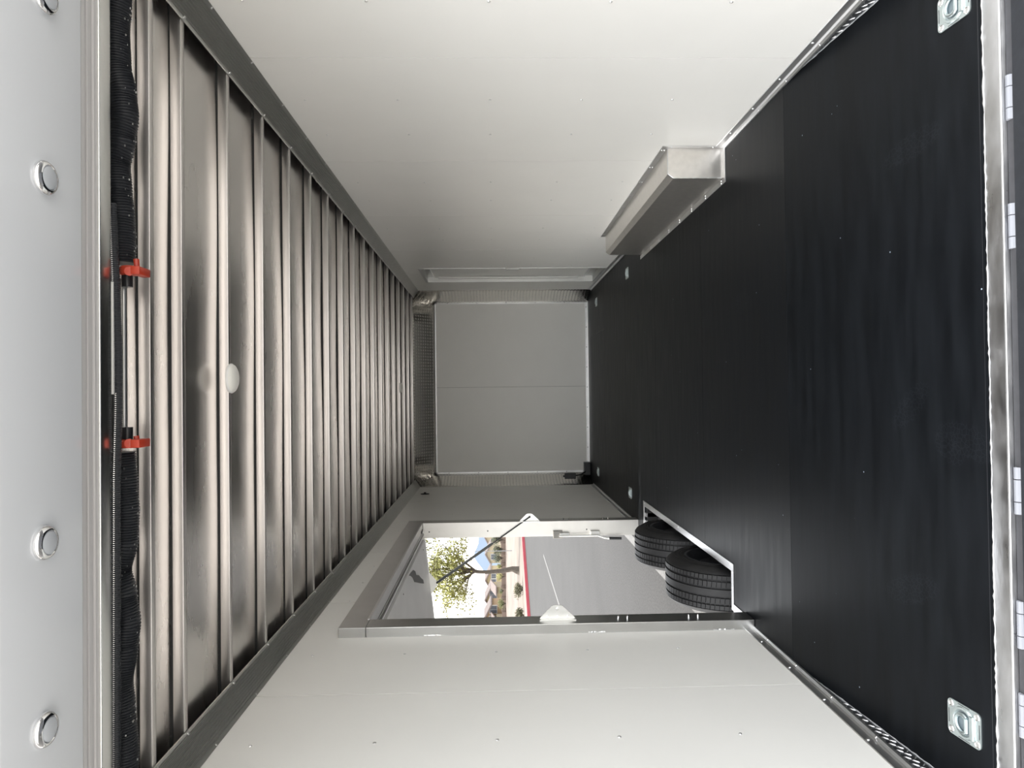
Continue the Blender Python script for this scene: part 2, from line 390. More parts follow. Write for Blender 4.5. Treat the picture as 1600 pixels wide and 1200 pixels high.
def big_tree():
    Y = 46.0; base = at(812.5, 892, Y); 
    r = root('desert_tree', 'tall thin trunked yellow green tree standing beyond the red kerb', 'tree', base)
    fork = at(737, 893, Y); bm = B()
    path = [base, at(800, 889, Y), at(785, 892, Y), at(760, 894, Y), fork]
    tube(bm, path, [.30, .17, .15, .12, .10], 8)
    lathe(bm, [(.38, -.05), (.25, .12), (.17, .3)], base, (0, 0, 1), 10)
    link('trunk', bm, bark, r, smooth=True)
    bb = B(); lv = B()
    ends = [(672, 868, 0), (668, 905, 1), (690, 850, -1), (690, 925, 1.2), (705, 935, -.8), (680, 890, -1.6), (715, 862, 1.2), (660, 885, .5), (648, 915, -.8), (640, 860, .8), (700, 905, -1.8), (728, 922, .8), (722, 872, -1.0)]
    for (x, y, dy) in ends:
        st_ = fork + Vector((0, 0, random.uniform(-.5, .5))); e = at(x, y, Y + dy)
        mid = (st_ + e) / 2 + Vector((random.uniform(-.2, .2), 0, random.uniform(0, .3)))
        tube(bb, [st_, mid, e], [.075, .05, .02], 6)
        for k in range(9):
            q = mid.lerp(e, random.uniform(.35, 1.2)); t = q + Vector((random.uniform(-1.0, 1.0), random.uniform(-.8, .8), random.uniform(-.5, .5)))
            tube(bb, [q, (q + t) / 2 + Vector((0, 0, .08)), t], [.02, .014, .006], 4)
            leaves(lv, t, .68, 75, .105, (1.25, 1, .42))
    link('branch', bb, bark, r, smooth=True)
    o = link('foliage', lv, leaf_y, r); o['kind'] = 'stuff'
big_tree()
def bush(px_top, px_bot, py, wpx, Y, label, m=leaf_o, group=None, cat='bush', nm='desert_bush', nleaf=1700):
    b = at(px_bot, py, Y); t = at(px_top, py, Y); h = t.z - b.z; rad = 1.25 * wpx * Y / F / 2
    r = root(nm, label, cat, b, group)
    bm = B()
    for k in range(7):
        a = 2 * PI * k / 7; tube(bm, [b + Vector((0, 0, -.1)), b + Vector((math.cos(a) * rad * .3, math.sin(a) * rad * .3, h * .35)), b + Vector((math.cos(a) * rad * .7, math.sin(a) * rad * .7, h * .75))], [.03 * h, .02 * h, .008 * h], 5)
    link('stem', bm, bark, r)
    bm = B(); 
    for k in range(9):
        c = b + Vector((random.uniform(-.45, .45) * rad, random.uniform(-.45, .45) * rad, h * random.uniform(.35, .62)))
        leaves(bm, c, rad * .62, nleaf // 9, max(.045, h * .045), (1, 1, h / rad * .55), .3)
    o = link('foliage', bm, m, r); o['kind'] = 'stuff'
bush(800.5, 818, 920, 24, 41.0, 'round olive bush behind the kerb, nearer the tree trunk')
bush(803.5, 818.5, 962, 20, 39.5, 'round olive bush behind the kerb, closest to the rear door jamb')
for i, (xt, xb, py, wp, Y, m, lab) in enumerate([
        (765, 786, 843, 18, 150, leaf_d, 'dark green tree at the far edge of the doorway view'),
        (767, 786, 858, 16, 148, leaf_d, 'middle dark green tree of the three before the pink roofed house'),
        (769, 786, 872, 15, 149, leaf_d, 'dark green tree just left of the thin tree trunk'),
        (774, 785, 885, 9, 150, leaf_y, 'small yellow green tree beside the far white street post'),
        (774, 787, 901, 16, 148, leaf_y, 'bright yellow green tree before the tan house'),
        (778, 787, 923, 10, 147, leaf_m, 'small fresh green tree at the corner of the yellow house'),
        (776, 790, 943, 15, 146, leaf_m, 'spreading fresh green tree before the tall yellow house'),
        (779, 789, 972, 9, 145, leaf_m, 'small green tree before the orange tan house')]):
    bush(xt, xb, py, wp, Y, lab, m, 'trees by the far block wall', 'tree', 'garden_tree', 1100)
pole_m = mat('grey_painted_pole', (.16, .17, .18), .6)
r = root('street_light', 'thin pale street light pole seen beside the tree crown', 'street light', at(770, 861, 60))
bm = B(); p = at(770, 861, 60); q = at(704, 862, 60); p2 = Vector((p.x, p.y, -.8)); tube(bm, [p2, p, q], [.045, .03, .02], 6); link('pole', bm, pole_m, r)
bm = B(); tube(bm, [q, q + Vector((.5, 0, .25)), q + Vector((1.3, 0, .3))], [.02, .02, .02], 6); link('arm', bm, pole_m, r)
bm = B(); bevbox(bm, q.x + 1.2, q.x + 1.8, q.y - .12, q.y + .12, q.z + .24, q.z + .34, .03); link('lamp_head', bm, pole_m, r)

# ================================================================ trailer shell: walls
def yz_panel(bm, pts, x0, x1): prism(bm, pts, 0, x0, x1)
bm = B()
yz_panel(bm, [(1.87, -.25), (3.40, -.25), (3.40, 1.95), (6.18, 1.95), (6.18, -.25), (9.28, -.25), (9.28, 2.30), (1.87, 2.30)], -.072, -.012)
wl = struct('wall_left', bm, under_m)
bm = B()
yz_panel(bm, [(1.87, -.25), (7.30, -.25), (7.30, 2.0), (8.2, 2.0), (8.2, -.25), (9.28, -.25), (9.28, 2.30), (1.87, 2.30)], W + .012, W + .072)
wr = struct('wall_right', bm, under_m)
G = .0024; ZT = 2.20
LP = [[(1.87, -.22), (2.745, -.22), (2.745, ZT), (1.87, ZT)],
      [(2.745, -.1), (3.39, -.1), (3.39, 1.983), (3.96, 1.983), (3.96, ZT), (2.745, ZT)],
      [(3.96, 1.983), (5.18, 1.983), (5.18, ZT), (3.96, ZT)],
      [(5.18, 1.983), (6.225, 1.983), (6.225, 0), (6.39, 0), (6.39, ZT), (5.18, ZT)],
      [(6.39, 0), (7.61, 0), (7.61, ZT), (6.39, ZT)], [(7.61, 0), (8.86, 0), (8.86, ZT), (7.61, ZT)]]
RP = [[(1.87, -.22), (2.725, -.22), (2.725, ZT), (1.87, ZT)],
      [(2.725, -.1), (3.935, -.1), (3.935, ZT), (2.725, ZT)], [(3.935, 0), (5.15, 0), (5.15, ZT), (3.935, ZT)],
      [(5.15, 0), (6.37, 0), (6.37, ZT), (5.15, ZT)], [(6.37, 0), (7.31, 0), (7.31, 1.99), (7.59, 1.99), (7.59, ZT), (6.37, ZT)],
      [(7.59, 1.99), (8.19, 1.99), (8.19, 0), (8.86, 0), (8.86, ZT), (7.59, ZT)]]
def shrink(pts):
    cy = sum(p[0] for p in pts) / len(pts); ys = [p[0] for p in pts]; lo, hi = min(ys), max(ys)
    return [(p[0] + (G if p[0] == lo else -G if p[0] == hi else 0), p[1]) for p in pts]
for pts in LP:
    bm = B(); yz_panel(bm, shrink(pts), -.011, 0); link('wall_panel', bm, white_panel, wl)
for pts in RP:
    bm = B(); yz_panel(bm, shrink(pts), W, W + .011); link('wall_panel', bm, white_panel, wr)
# joint strips at the bottom of each seam
bm = B()
for y in (2.745, 3.96, 5.18, 6.39, 7.61):
    box(bm, -.0112, -.0035, y - G, y + G, 0 if y in (2.745, 6.39, 7.61) else 1.99, ZT)
link('joint_strip', bm, mat('grey_joint', (.22, .22, .21), .5), wl)
bm = B()
for y in (2.725, 3.935, 5.15, 6.37, 7.59): box(bm, W + .0035, W + .0112, y - G, y + G, 0 if y < 7.5 else 1.995, ZT)
link('joint_strip', bm, MATS['grey_joint'], wr)
# rivets
def in_door_l(y, z): return 3.36 < y < 6.25 and z < 2.0
bm = B()
for y in [1.95, 2.36, 2.745 + .02, 3.16, 3.98, 4.37, 4.78, 5.2, 5.6, 6.0, 6.41, 6.8, 7.2, 7.63, 8.03, 8.43, 8.8]:
    for k in range(6):
        z = .43 + .4045 * k
        if z < 2.15 and not in_door_l(y, z) and abs(y - 2.765) > .01: rivet(bm, (0, y, z), (1, 0, 0), .006, .0035)
o = link('rivets', bm, rivet_m, wl); o['kind'] = 'stuff'
bm = B()
for y in [1.93, 2.33, 3.115, 3.532, 4.33, 4.74, 5.54, 5.95, 6.76, 7.16, 8.4, 8.8]:
    for k in range(6):
        z = .43 + .4045 * k
        if z < 2.15 and not (3.72 < y < 5.8 and z < .31): rivet(bm, (W, y, z), (-1, 0, 0), .006, .0035)
o = link('rivets', bm, rivet_m, wr); o['kind'] = 'stuff'
# round black hole cover on the left wall
bm = B(); lathe(bm, [(.05, 0), (.05, .004), (.035, .007), (0, .007)], (.0005, 8.215, 2.039), (1, 0, 0), 20)
lathe(bm, [(.012, .007), (.012, .02), (0, .02)], (.0005, 8.215, 2.039), (1, 0, 0), 8)
tag(link('round_vent', bm, black_pl), 'small round black vent high on left wall near the front', 'vent')
# floor angles (trim) and their rivets
def angle_trim(name, x, s, spans):
    bm = B()
    for (y0, y1) in spans:
        pr_ = [(x, -.002), (x + s * .016, -.002), (x + s * .016, .006), (x + s * .006, .010), (x + s * .003, .018), (x + s * .003, .044), (x + s * .001, .047), (x, .047)]
        prism(bm, pr_, 1, y0, y1)
    o = struct(name, bm, alu)
    bm = B()
    for (y0, y1) in spans:
        y = y0 + .12
        while y < y1 - .03:
            rivet(bm, (x + s * .003, y, .034), (s, 0, 0), .006, .0035); rivet(bm, (x + s * .011, y, .008), (s * .5, 0, .8), .006, .0035); y += .305
    r_ = link('rivets', bm, rivet_m, o); r_['kind'] = 'stuff'
angle_trim('trim_1', 0, 1, [(1.87, 3.385), (6.23, 8.84)])
angle_trim('trim_2', W, -1, [(1.87, 3.70), (5.86, 8.84)])

# ================================================================ ceiling
bm = B(); rows = []
NY = 260
for j in range(NY + 1):
    y = 1.87 + (8.95 - 1.87) * j / NY; row = []
    ph = ((y - 2.068) / .404) % 1.0
    for i in range(25):
        x = -.05 + 2.54 * i / 24
        bow = .0003 - .0035 * 0 + .0032 * math.sin(PI * ph) * (0.5 + .5 * math.sin(x * 2.1 + .8 * math.floor((y - 2.068) / .404)))
        row.append(bm.verts.new((x, y, ZR + bow + .0012 * math.sin(x * 5 + y * 3))))
    rows.append(row)
for a, b in zip(rows, rows[1:]):
    for i in range(24): bm.faces.new((a[i], a[i + 1], b[i + 1], b[i]))
me_ceil = struct('ceiling', bm, skin_m, smooth=True)
bm = B(); box(bm, -.07, W + .07, 1.87, 9.28, 2.30, 2.32); link('roof_cover', bm, under_m, me_ceil)
rib0 = None
RIBY = [2.056, 2.265] + [2.656 + .4035 * k for k in range(16)]
for y in RIBY:
    if y > 8.85: break
    if rib0 is None:
        bm = B()
        bevbox(bm, .0, W, 0, .026, ZC, ZR - .003, .0022, 2)
        rib0 = link('roof_bow', bm, rib_m, me_ceil, smooth=True, local=True); rib0.location = (0, y, 0)
        bm = B(); box(bm, .0, W, .0008, .024, ZR - .0029, ZR + .0035); gap0 = link('gap_shade', bm, groove_m, rib0, local=True)  # dark strip stands in for the shaded gap between bow and skin
    else:
        c = rib0.copy(); COL.objects.link(c); c.parent = me_ceil; c.location = (0, y, 0); q_ = gap0.copy(); COL.objects.link(q_); q_.parent = c
# grooved coves
def cove(name, x, s):
    ax, az, bx, bz = 0.0, 2.160, .090, ZC - .001
    out_, NG = [], 9
    dx, dz = (bx - ax), (bz - az); ln = math.hypot(dx, dz); nx, nz = dz / ln, -dx / ln
    out_.append((ax, az - .003)); out_.append((ax + nx * .003, az - .003 + nz * .002))
    for k in range(NG):
        for f, d_ in ((.02, .001), (.10, .0), (.5, .0), (.58, .0042), (.92, .0042)):
            t = .08 + .84 * (k + f) / NG
            out_.append((ax + dx * t + nx * (.003 - d_), az + dz * t + nz * (.003 - d_)))
    out_.append((bx + nx * .003, bz + nz * .003 - .000)); out_.append((bx + .002, bz + .0005)); out_.append((bx - .02, ZC)); out_.append((ax, ZC))
    bm = B(); prism(bm, [(x + s * p[0], p[1]) for p in out_], 1, 1.87, 8.86)
    o = struct(name, bm, cove_m)
    bm = B()
    for y in RIBY:
        if y < 8.8: rivet(bm, (x + s * (bx - .006), y + .012, bz - .006), (s * nx, 0, nz), .006, .005); rivet(bm, (x + s * .004, y + .1, az + .000), (s * .9, 0, -.4), .005, .004)
    q = link('screws', bm, rivet_m, o); q['kind'] = 'stuff'
cove('trim_3', 0, 1); cove('trim_4', W, -1)
# dome lights
def dome(y, x, label):
    r = root('dome_light', label, 'ceiling light', (x, y, ZC), 'round ceiling lights')
    bm = B(); lathe(bm, [(.0, 0), (.054, 0), (.056, -.006), (.052, -.010), (.046, -.010)], (x, y, ZC), (0, 0, 1), 40); link('light_base', bm, rivet_w, r, smooth=True)
    bm = B(); lathe(bm, [(.053, -.008), (.050, -.014), (.040, -.020), (.022, -.0245), (0, -.026)], (x, y, ZC), (0, 0, 1), 40); link('lens', bm, dome_m, r, smooth=True)
dome(2.672, 1.212, 'white round dome light on the roof bow, nearest the rear opening')
dome(7.50, 1.222, 'tiny white round dome light near the front end of ceiling')

# ================================================================ floor
bm = B(); prism(bm, [(-.0, 3.44), (-.0, 3.70), (.2, 3.74), (.2, 5.80), (-.0, 5.80), (-.0, 9.25), (W, 9.25), (W, BT), (0, BT)], 2, -.10, -.014)
prism(bm, [(YR, zf(YR) - .10), (YR, zf(YR) - .014), (BT, -.014), (BT, -.10)], 0, 0, W)
fl = struct('floor', bm, groove_m)
g = .001
def sheet(pts, z0=-.012, z1=0): 
    bm = B(); prism(bm, pts, 2, z0, z1); return link('plywood_sheet', bm, floor_m, fl)
def rect(x0, x1, y0, y1): return [(x0 + g, y0 + g), (x1 - g, y0 + g), (x1 - g, y1 - g), (x0 + g, y1 - g)]
bm = B(); prism(bm, [(YR, zf(YR) - .012), (YR, zf(YR)), (BT - g, 0), (BT - g, -.012)], 0, 0, W); link('plywood_sheet', bm, floor_m, fl)
sheet([(0, BT + g), (W, BT + g), (W, 4.17 - g), (.2, 4.17 - g), (.2, 3.70), (0, 3.70)])
sheet(rect(.2, W, 4.17, 5.385))
sheet([(.2, 5.385 + g), (W, 5.385 + g), (W, 6.6 - g), (0, 6.6 - g), (0, 5.84), (.2, 5.84)])
sheet(rect(0, W, 6.6, 7.83)); sheet(rect(0, 1.85, 7.83, 9.2)); sheet(rect(1.85, W, 7.83, 9.2))
# diamond plate wedges beside the beavertail
tread_m = mat('dark_tread_plate', (.36, .37, .39), .33, 1, .1, 30)
for side in (0, 1):
    x = 0 if side == 0 else W; s = 1 if side == 0 else -1
    bm = B()
    prism(bm, [(1.87, zf(1.87) - .004), (BT, -.004), (BT, .0), (1.87, .0)], 0, x + s * .001, x + s * .0045)
    t = struct('trim_5' if side == 0 else 'trim_6', bm, tread_m)
    bm = B(); k = 0; y = 1.9
    while y < BT - .08:
        for j in range(4):
            z = -.012 - .026 * j - (.013 if k % 2 else 0)
            if z < zf(y) + .008: continue
            a = .8 if (j + k) % 2 else 2.35
            L_, wd = .012, .0026
            c = Vector((x + s * .0045, y, z)); u = Vector((0, math.cos(a), math.sin(a))); v = Vector((0, -math.sin(a), math.cos(a))); h = Vector((s * .0025, 0, 0))
            vs = [bm.verts.new(p) for p in (c + u * L_, c + v * wd, c - u * L_, c - v * wd)]; tp = [bm.verts.new(c + h + u * L_ * .6), bm.verts.new(c + h - u * L_ * .6)]
            bm.faces.new((vs[0], vs[1], tp[0])); bm.faces.new((vs[1], tp[1], tp[0])); bm.faces.new((vs[1], vs[2], tp[1])); bm.faces.new((vs[2], vs[3], tp[1])); bm.faces.new((vs[3], tp[0], tp[1])); bm.faces.new((vs[3], vs[0], tp[0]))
        y += .021; k += 1
    o = link('tread_bars', bm, alu, t); o['kind'] = 'stuff'
# ragged silicone edge along the wedge / floor line
bm = B()
for x in (.006, W - .006):
    pts = []; y = BT - .02
    while y > 1.9:
        pts.append((x + random.uniform(-.001, .001), y, zf(y) + .003)); y -= .02
    tube(bm, pts, [random.uniform(.0012, .003) for _ in pts], 6)
o = link('sealant_bead', bm, mat('grey_sealant', (.45, .46, .47), .4), fl)

# sill at the rear edge
zr = zf(YR)
bm = B()
bevbox(bm, -.05, W + .05, 1.800, YR + .004, zr - .016, zr + .003, .003, 3)
sill = struct('trim_7', bm, alu_worn, smooth=True)
bm = B(); pts = []; x = 0
while x < W: pts.append((x, YR + .004 + random.uniform(-.0018, .0018), zr + .002)); x += .012
tube(bm, pts, [random.uniform(.0012, .0034) for _ in pts], 6); link('weld_bead', bm, alu, sill, smooth=True)
bm = B(); box(bm, 0, W, YR + .02, YR + .0225, zr + .0008, zr + .0022); link('edge_strip', bm, steel_blk, sill)
bm = B(); tube(bm, [(-.05, 1.802, zr + .001), (W + .05, 1.802, zr + .001)], .0035, 8); link('bright_edge', bm, alu, sill, smooth=True)
# ramp hinge: leaf, knuckles and the black ramp door behind
r = root('ramp_door', 'black boarded ramp door with grey hinge below the rear sill', 'ramp', (1.22, 1.78, zr - .03))
bm = B(); box(bm, -.02, W + .02, 1.777, 1.799, zr - .05, zr - .013); link('hinge_leaf', bm, mat('dull_grey_hinge', (.06, .06, .065), .7, 0, .1, 30), r)
kn = [(-.045, .13), (.25, .36), (.476, .596), (.818, .938), (1.501, 1.617), (1.835, 1.950), (2.17, 2.29)]
km = mat('pale_hinge_knuckle', (.30, .31, .34), .6, 0)
for a, b in kn:
    bm = B(); n3 = (b - a) / 3
    for k, (fa, fb) in enumerate(((0, .25), (.27, .73), (.75, 1))):
        tube(bm, [(a + (b - a) * fa, 1.789, zr - .013), (a + (b - a) * fb, 1.789, zr - .013)], .0095, 10)
    link('hinge_knuckle', bm, km, r, smooth=True)
bm = B(); prism(bm, [(1.777, zr - .012), (1.777, zr - .075), (-.55, GZ + .005), (-.55, GZ + .05)], 0, -.02, W + .02); link('ramp_board', bm, ramp_m, r)

# ================================================================ D-rings
def dring_proto(loc, label):
    r = root('tie_down_ring', label, 'tie-down ring', loc, 'recessed floor rings')
    def plink(name, bm, m, **k): return link(name, bm, m, r, local=True, **k)
    bm = B(); hx, hy, rc = .050, .063, .014; ol = []
    for (sx, sy, a0) in ((1, 1, 0), (-1, 1, 90), (-1, -1, 180), (1, -1, 270)):
        for k in range(5):
            a = math.radians(a0 + 22.5 * k); ol.append((sx * (hx - rc) + rc * math.cos(a), sy * (hy - rc) + rc * math.sin(a)))
    prism(bm, ol, 2, .0005, .0035)
    plink('plate', bm, zinc)
    bm = B(); lathe(bm, [(.0445, .0034), (.042, .0080), (.0365, .0078), (.033, .0042), (.0, .0042)], (0, 0, 0), (0, 0, 1), 32); plink('dish', bm, zinc, smooth=True)
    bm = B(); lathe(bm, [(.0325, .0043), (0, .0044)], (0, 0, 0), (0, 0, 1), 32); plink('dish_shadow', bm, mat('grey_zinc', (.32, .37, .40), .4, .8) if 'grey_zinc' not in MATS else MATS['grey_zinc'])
    bm = B(); pts = [(.0245 * math.cos(a), .0245 * math.sin(a) - .001, .010) for a in [math.radians(-38 + 256 * k / 20) for k in range(21)]]
    tube(bm, pts + [pts[0]], .0052, 8); plink('ring', bm, zinc, smooth=True)
    bm = B(); bevbox(bm, -.033, .033, -.040, -.026, .0036, .0105, .002); plink('ring_clip', bm, zinc)
    for sx in (-1, 1):
        for sy in (-1, 1):
            bm = B(); lathe(bm, [(.0105, .0034), (.009, .0056), (.0072, .0056), (.0055, .0038), (0, .0038)], (sx * .037, sy * .049, 0), (0, 0, 1), 14); plink('bolt', bm, chrome, smooth=True)
    for sx in (-1, 1):
        bm = B(); box(bm, sx * .0465 - .0008, sx * .0465 + .0008, -.022, .022, .0034, .0039); plink('pressed_line', bm, steel_blk)
    for sy in (-1, 1):
        bm = B(); box(bm, -.02, .02, sy * .0575 - .001, sy * .0575 + .001, .0034, .0039); plink('pressed_line', bm, steel_blk)
    return r
def copy_tree(o, parent=None):
    c = o.copy(); COL.objects.link(c)
    if parent: c.parent = parent
    for ch in [x for x in bpy.data.objects if x.parent == o]: copy_tree(ch, c)
    return c
p = atz(1507, 1130, zf(2.0)); d0 = dring_proto((p.x, p.y, zf(p.y)), 'zinc floor ring in the near left corner by the tread plate')
d0.rotation_euler = (math.atan(SL), 0, 0)
for (px, py, lab) in ((1492, 10, 'zinc floor ring cut by the frame edge in the near right corner'), (980, 427, 'small floor ring beyond the wheel box on the right side'), (932, 472, 'small floor ring in the far right corner beside the side door'), (935, 737, 'small floor ring in the far left corner before the black box'), (985, 770, 'small floor ring beyond the open wheel cut-out on the left')):
    p = atz(px, py, -.083 if px > 1400 else 0); c = copy_tree(d0); c.location = (p.x, p.y, zf(p.y)); c['label'] = lab
    if px < 1400: c.rotation_euler = (0, 0, 0)

# ================================================================ wheel box on the right
r = root('wheel_box', 'bare aluminium wheel box with chamfered edge on the right wall', 'wheel box', (W, 4.76, 0))
bm = B(); x1 = W - .0006; pf = [(x1, 0), (2.278, 0), (2.278, .268), (2.300, .298), (x1, .298)]
prism(bm, pf, 1, 3.73, 5.82)
o = link('box_cover', bm, fender_m, r)
bm = B()
prs = [(2.279, 3.731, .02)] 
pth = [(2.439, .299), (2.300, .299), (2.278, .269), (2.278, .006)]
pp = []
for a, b in zip(pth, pth[1:]):
    n_ = max(2, int(math.hypot(a[0] - b[0], a[1] - b[1]) / .008))
    for k in range(n_): pp.append((a[0] + (b[0] - a[0]) * k / n_, 3.731, a[1] + (b[1] - a[1]) * k / n_))
tube(bm, pp, [random.uniform(.0016, .0036) for _ in pp], 6); link('weld_seam', bm, alu, r, smooth=True)
bm = B()
prism(bm, [(3.70, 0), (3.728, 0), (3.728, .300), (5.85, .300), (5.85, .332), (3.70, .332)], 0, W - .004, W - .0005); link('wall_flange', bm, alu, r)
bm = B()
prism(bm, [(W - .003, 3.698), (2.248, 3.698), (2.248, 5.86), (2.277, 5.86), (2.277, 3.729), (W - .003, 3.729)], 2, .0005, .0035); link('floor_flange', bm, alu, r)
bm = B(); prism(bm, [(3.728, 0), (3.728, .03), (3.700, .003), (3.700, 0)], 0, 2.27, W - .004); 
bm.free(); bm = B()
for k in range(8):
    y = 3.76 + k * .285
    for dz in (.309, .323): rivet(bm, (W - .004, y, dz), (-1, 0, 0), .005, .004)
    for dx in (2.256, 2.269): rivet(bm, (dx, y, .0035), (0, 0, 1), .005, .004)
for z in (.06, .28): rivet(bm, (W - .004, 3.714, z), (-1, 0, 0), .005, .004)
o = link('rivets', bm, rivet_m, r); o['kind'] = 'stuff'

# ================================================================ floor cut-out rim on the left
r = root('wheel_cutout_rim', 'bright aluminium edging around the wheel cut-out at the open left door', 'edging', (.2, 4.76, 0))
bm = B()
prism(bm, [(.202, 3.67), (.243, 3.67), (.243, 5.88), (.202, 5.88)], 2, .0005, .004)
box(bm, .203, .207, 3.70, 5.85, -.09, .0035); link('inner_edge', bm, alu, r)
bm = B(); prism(bm, [(.0, 3.67), (.243, 3.669), (.243, 3.70), (.0, 3.70)], 2, .0008, .0044); box(bm, .0, .2, 3.694, 3.699, -.09, .004); link('rear_edge', bm, alu, r)
bm = B(); prism(bm, [(-.07, 3.49), (.035, 3.49), (.035, 3.672), (-.07, 3.672)], 2, -.004, .004); box(bm, -.07, .03, 3.674, 3.679, -.09, -.0045); link('door_sill', bm, alu, r)
bm = B(); prism(bm, [(.0, 5.85), (.243, 5.85), (.243, 5.882), (.0, 5.882)], 2, .0008, .0044); box(bm, .0, .2, 5.845, 5.849, -.16, .004)
box(bm, .06, .09, 5.80, 5.845, -.16, .0); box(bm, .12, .15, 5.80, 5.845, -.16, .0); link('front_edge', bm, alu, r)
bm = B(); 
for k in range(7): rivet(bm, (.231, 3.72 + k * .35, .004), (0, 0, 1), .005, .003)
for xx in (.03, .12, .2): rivet(bm, (xx, 3.684, .0044), (0, 0, 1), .005, .003)
for yy in (3.52, 3.64): rivet(bm, (.02, yy, .004), (0, 0, 1), .006, .003)
o = link('rivets', bm, rivet_m, r); o['kind'] = 'stuff'

# ================================================================ wheels
def wheel(Yc, label):
    Zc, R, xc = GZ + .35, .35, .02
    r = root('trailer_wheel', label, 'wheel', (xc, Yc, GZ), 'tandem trailer wheels')
    # tread surface: ribs split by grooves
    hw = .102; segs = 84; bm = B()
    gx = [-.066, -.024, .024, .066]; gw = .0048
    prof = [(-hw - .022, .235, 0), (-hw - .036, .268, 0), (-hw - .028, .305, 0), (-hw - .010, .335, 0), (-hw + .002, .3435, 1)]
    xs = [-hw + .004]
    ribs = [-hw + .006] + [v for q in gx for v in (q - gw, q + gw)] + [hw - .006]
    prof2 = []
    for i in range(0, len(ribs), 2):
        a, b = ribs[i], ribs[i + 1]; rr = .350 - .10 * (max(abs(a), abs(b)) - .03) ** 2 * 6
        side = 1 if i in (0, 2, 6, 8) else 0
        mode = {0: 2, 2: 1, 4: 0, 6: 1, 8: 2}[i]
        prof2 += [(a, rr - .009, 0, mode), (a + .0012, rr, 1, mode), (b - .0012, rr, 1, mode), (b, rr - .009, 0, mode)]
    full = [(x, q, 0, 0) for x, q, _ in prof] + prof2 + [(-x, q, 0, 0) for x, q, _ in prof[::-1]]
    full = [(x, q, t, m_) for x, q, t, m_ in full]
    rings = []
    angs = []
    for s in range(segs):
        a0 = 2 * PI * s / segs; a1 = a0 + 2 * PI / segs * .84
        angs += [(a0, 1), (a1 - .0, 1), (a1 + .0008, 0), (a0 + 2 * PI / segs - .0008, 0)]
    for (a, on) in angs:
        ring = []
        for x, q, t, m_ in full:
            off = m_ * .006 if False else 0
            rad = q
            if t == 1 and m_ in (1, 2) and not on: rad = q - .008
            aa = a + (x * .25 if m_ else 0)
            ring.append(bm.verts.new((xc + x, Yc + rad * math.cos(aa), Zc + rad * math.sin(aa))))
        rings.append(ring)
    n_ = len(rings)
    for i in range(n_):
        A, C = rings[i], rings[(i + 1) % n_]
        for k in range(len(full) - 1): bm.faces.new((A[k], A[k + 1], C[k + 1], C[k]))
    tyre = link('tyre', bm, rubber, r, smooth=True)
    bm = B()
    for s_ in (1,):
        for rr in (.255, .292, .318):
            lathe(bm, [(rr - .004, 0), (rr, .0025), (rr + .004, 0)], (xc + hw + (.034 if rr < .3 else .024 if rr < .31 else .0165), Yc, Zc), (1, 0, 0), 64)
    link('sidewall_ring', bm, rubber, tyre, smooth=True)
    bm = B()
    lathe(bm, [(.240, .034 + hw - .012), (.236, .045 + hw - .012), (.222, .045 + hw - .012), (.215, .02 + hw), (.205, -.03), (.19, -.06), (.15, -.05), (.10, -.045), (.085, -.04), (.06, -.035), (.0, -.035)], (xc, Yc, Zc), (1, 0, 0), 40)
    link('rim', bm, steel_blk, r, smooth=True)
    bm = B(); lathe(bm, [(.0, .10), (.13, .10), (.15, .09), (.152, -.02), (.0, -.03)], (xc, Yc, Zc), (1, 0, 0), 32); link('brake_drum', bm, steel_blk, r, smooth=True)
    bm = B(); tube(bm, [(xc + .09, Yc, Zc), (W / 2, Yc, Zc)], .03, 12); link('axle', bm, steel_blk, r, smooth=True)
wheel(4.25, 'black ribbed trailer tyre seen through the cut-out, nearer the rear')
wheel(5.19, 'black ribbed trailer tyre seen through the cut-out, farther forward')
# underbody rails that carry the floor
bm = B()
box(bm, .26, .36, 2.9, 9.2, -.25, -.11); box(bm, W - .36, W - .26, 2.9, 9.2, -.25, -.11)
struct('chassis_rail', bm, under_m)

# ================================================================ escape door opening (left)
D = root('door_1', '', '', (0, 4.8, 0), kind='structure')
Y0, Y1, Y2, Y3 = 3.385, 3.510, 6.10, 6.225; ZTOP = 1.985; ZIN = 1.855; XI = .046; XO = -.085
bm = B(); bevbox(bm, XO, XI, Y0, Y1, .0, ZIN, .003); link('rear_jamb', bm, alu_dark, D)
bm = B(); bevbox(bm, XO, XI, Y2, Y3, .0, ZIN, .003); link('front_jamb', bm, mat('satin_aluminium_jamb', (.60, .59, .565), .4, 1, .04, 9), D)
bm = B(); bevbox(bm, XO, XI, Y0, Y3, ZIN + .0005, ZTOP, .003); link('header', bm, alu_dark, D)
bm = B(); box(bm, XI + .0003, XI + .003, Y1 - .004, Y2 + .004, ZIN + .001, ZIN + .012); box(bm, -.03, -.025, Y1, Y2, ZIN - .004, ZIN + .0004); box(bm, -.06, -.045, Y1, Y2, ZIN - .012, ZIN + .0004); link('drip_strip', bm, alu, D)
bm = B(); box(bm, -.02, .0, Y1 + .03, Y1 + .13, ZIN - .006, ZIN + .0004); box(bm, -.02, .0, Y2 - .13, Y2 - .03, ZIN - .006, ZIN + .0004); link('seal', bm, black_pl, D)
bm = B()
for z in (.645, .600, .30, .255, -1): 
    if z > 0: rivet(bm, (XI, 3.45, z), (1, 0, 0), .007, .014); rivet(bm, (XI, 6.16, z), (1, 0, 0), .007, .014)
link('bolts', bm, chrome, D)
bm = B(); pp = []
for (yy, zz) in ((3.384, 1.94), (3.384, 1.80)): pp.append((yy, zz))
for (z0, z1) in ((1.58, 1.50), (.80, .72), (.20, .10)):
    n_ = 12; tube(bm, [(.003, Y0 - .001, z0 + (z1 - z0) * k / n_) for k in range(n_ + 1)], [random.uniform(.002, .0055) for _ in range(n_ + 1)], 6)
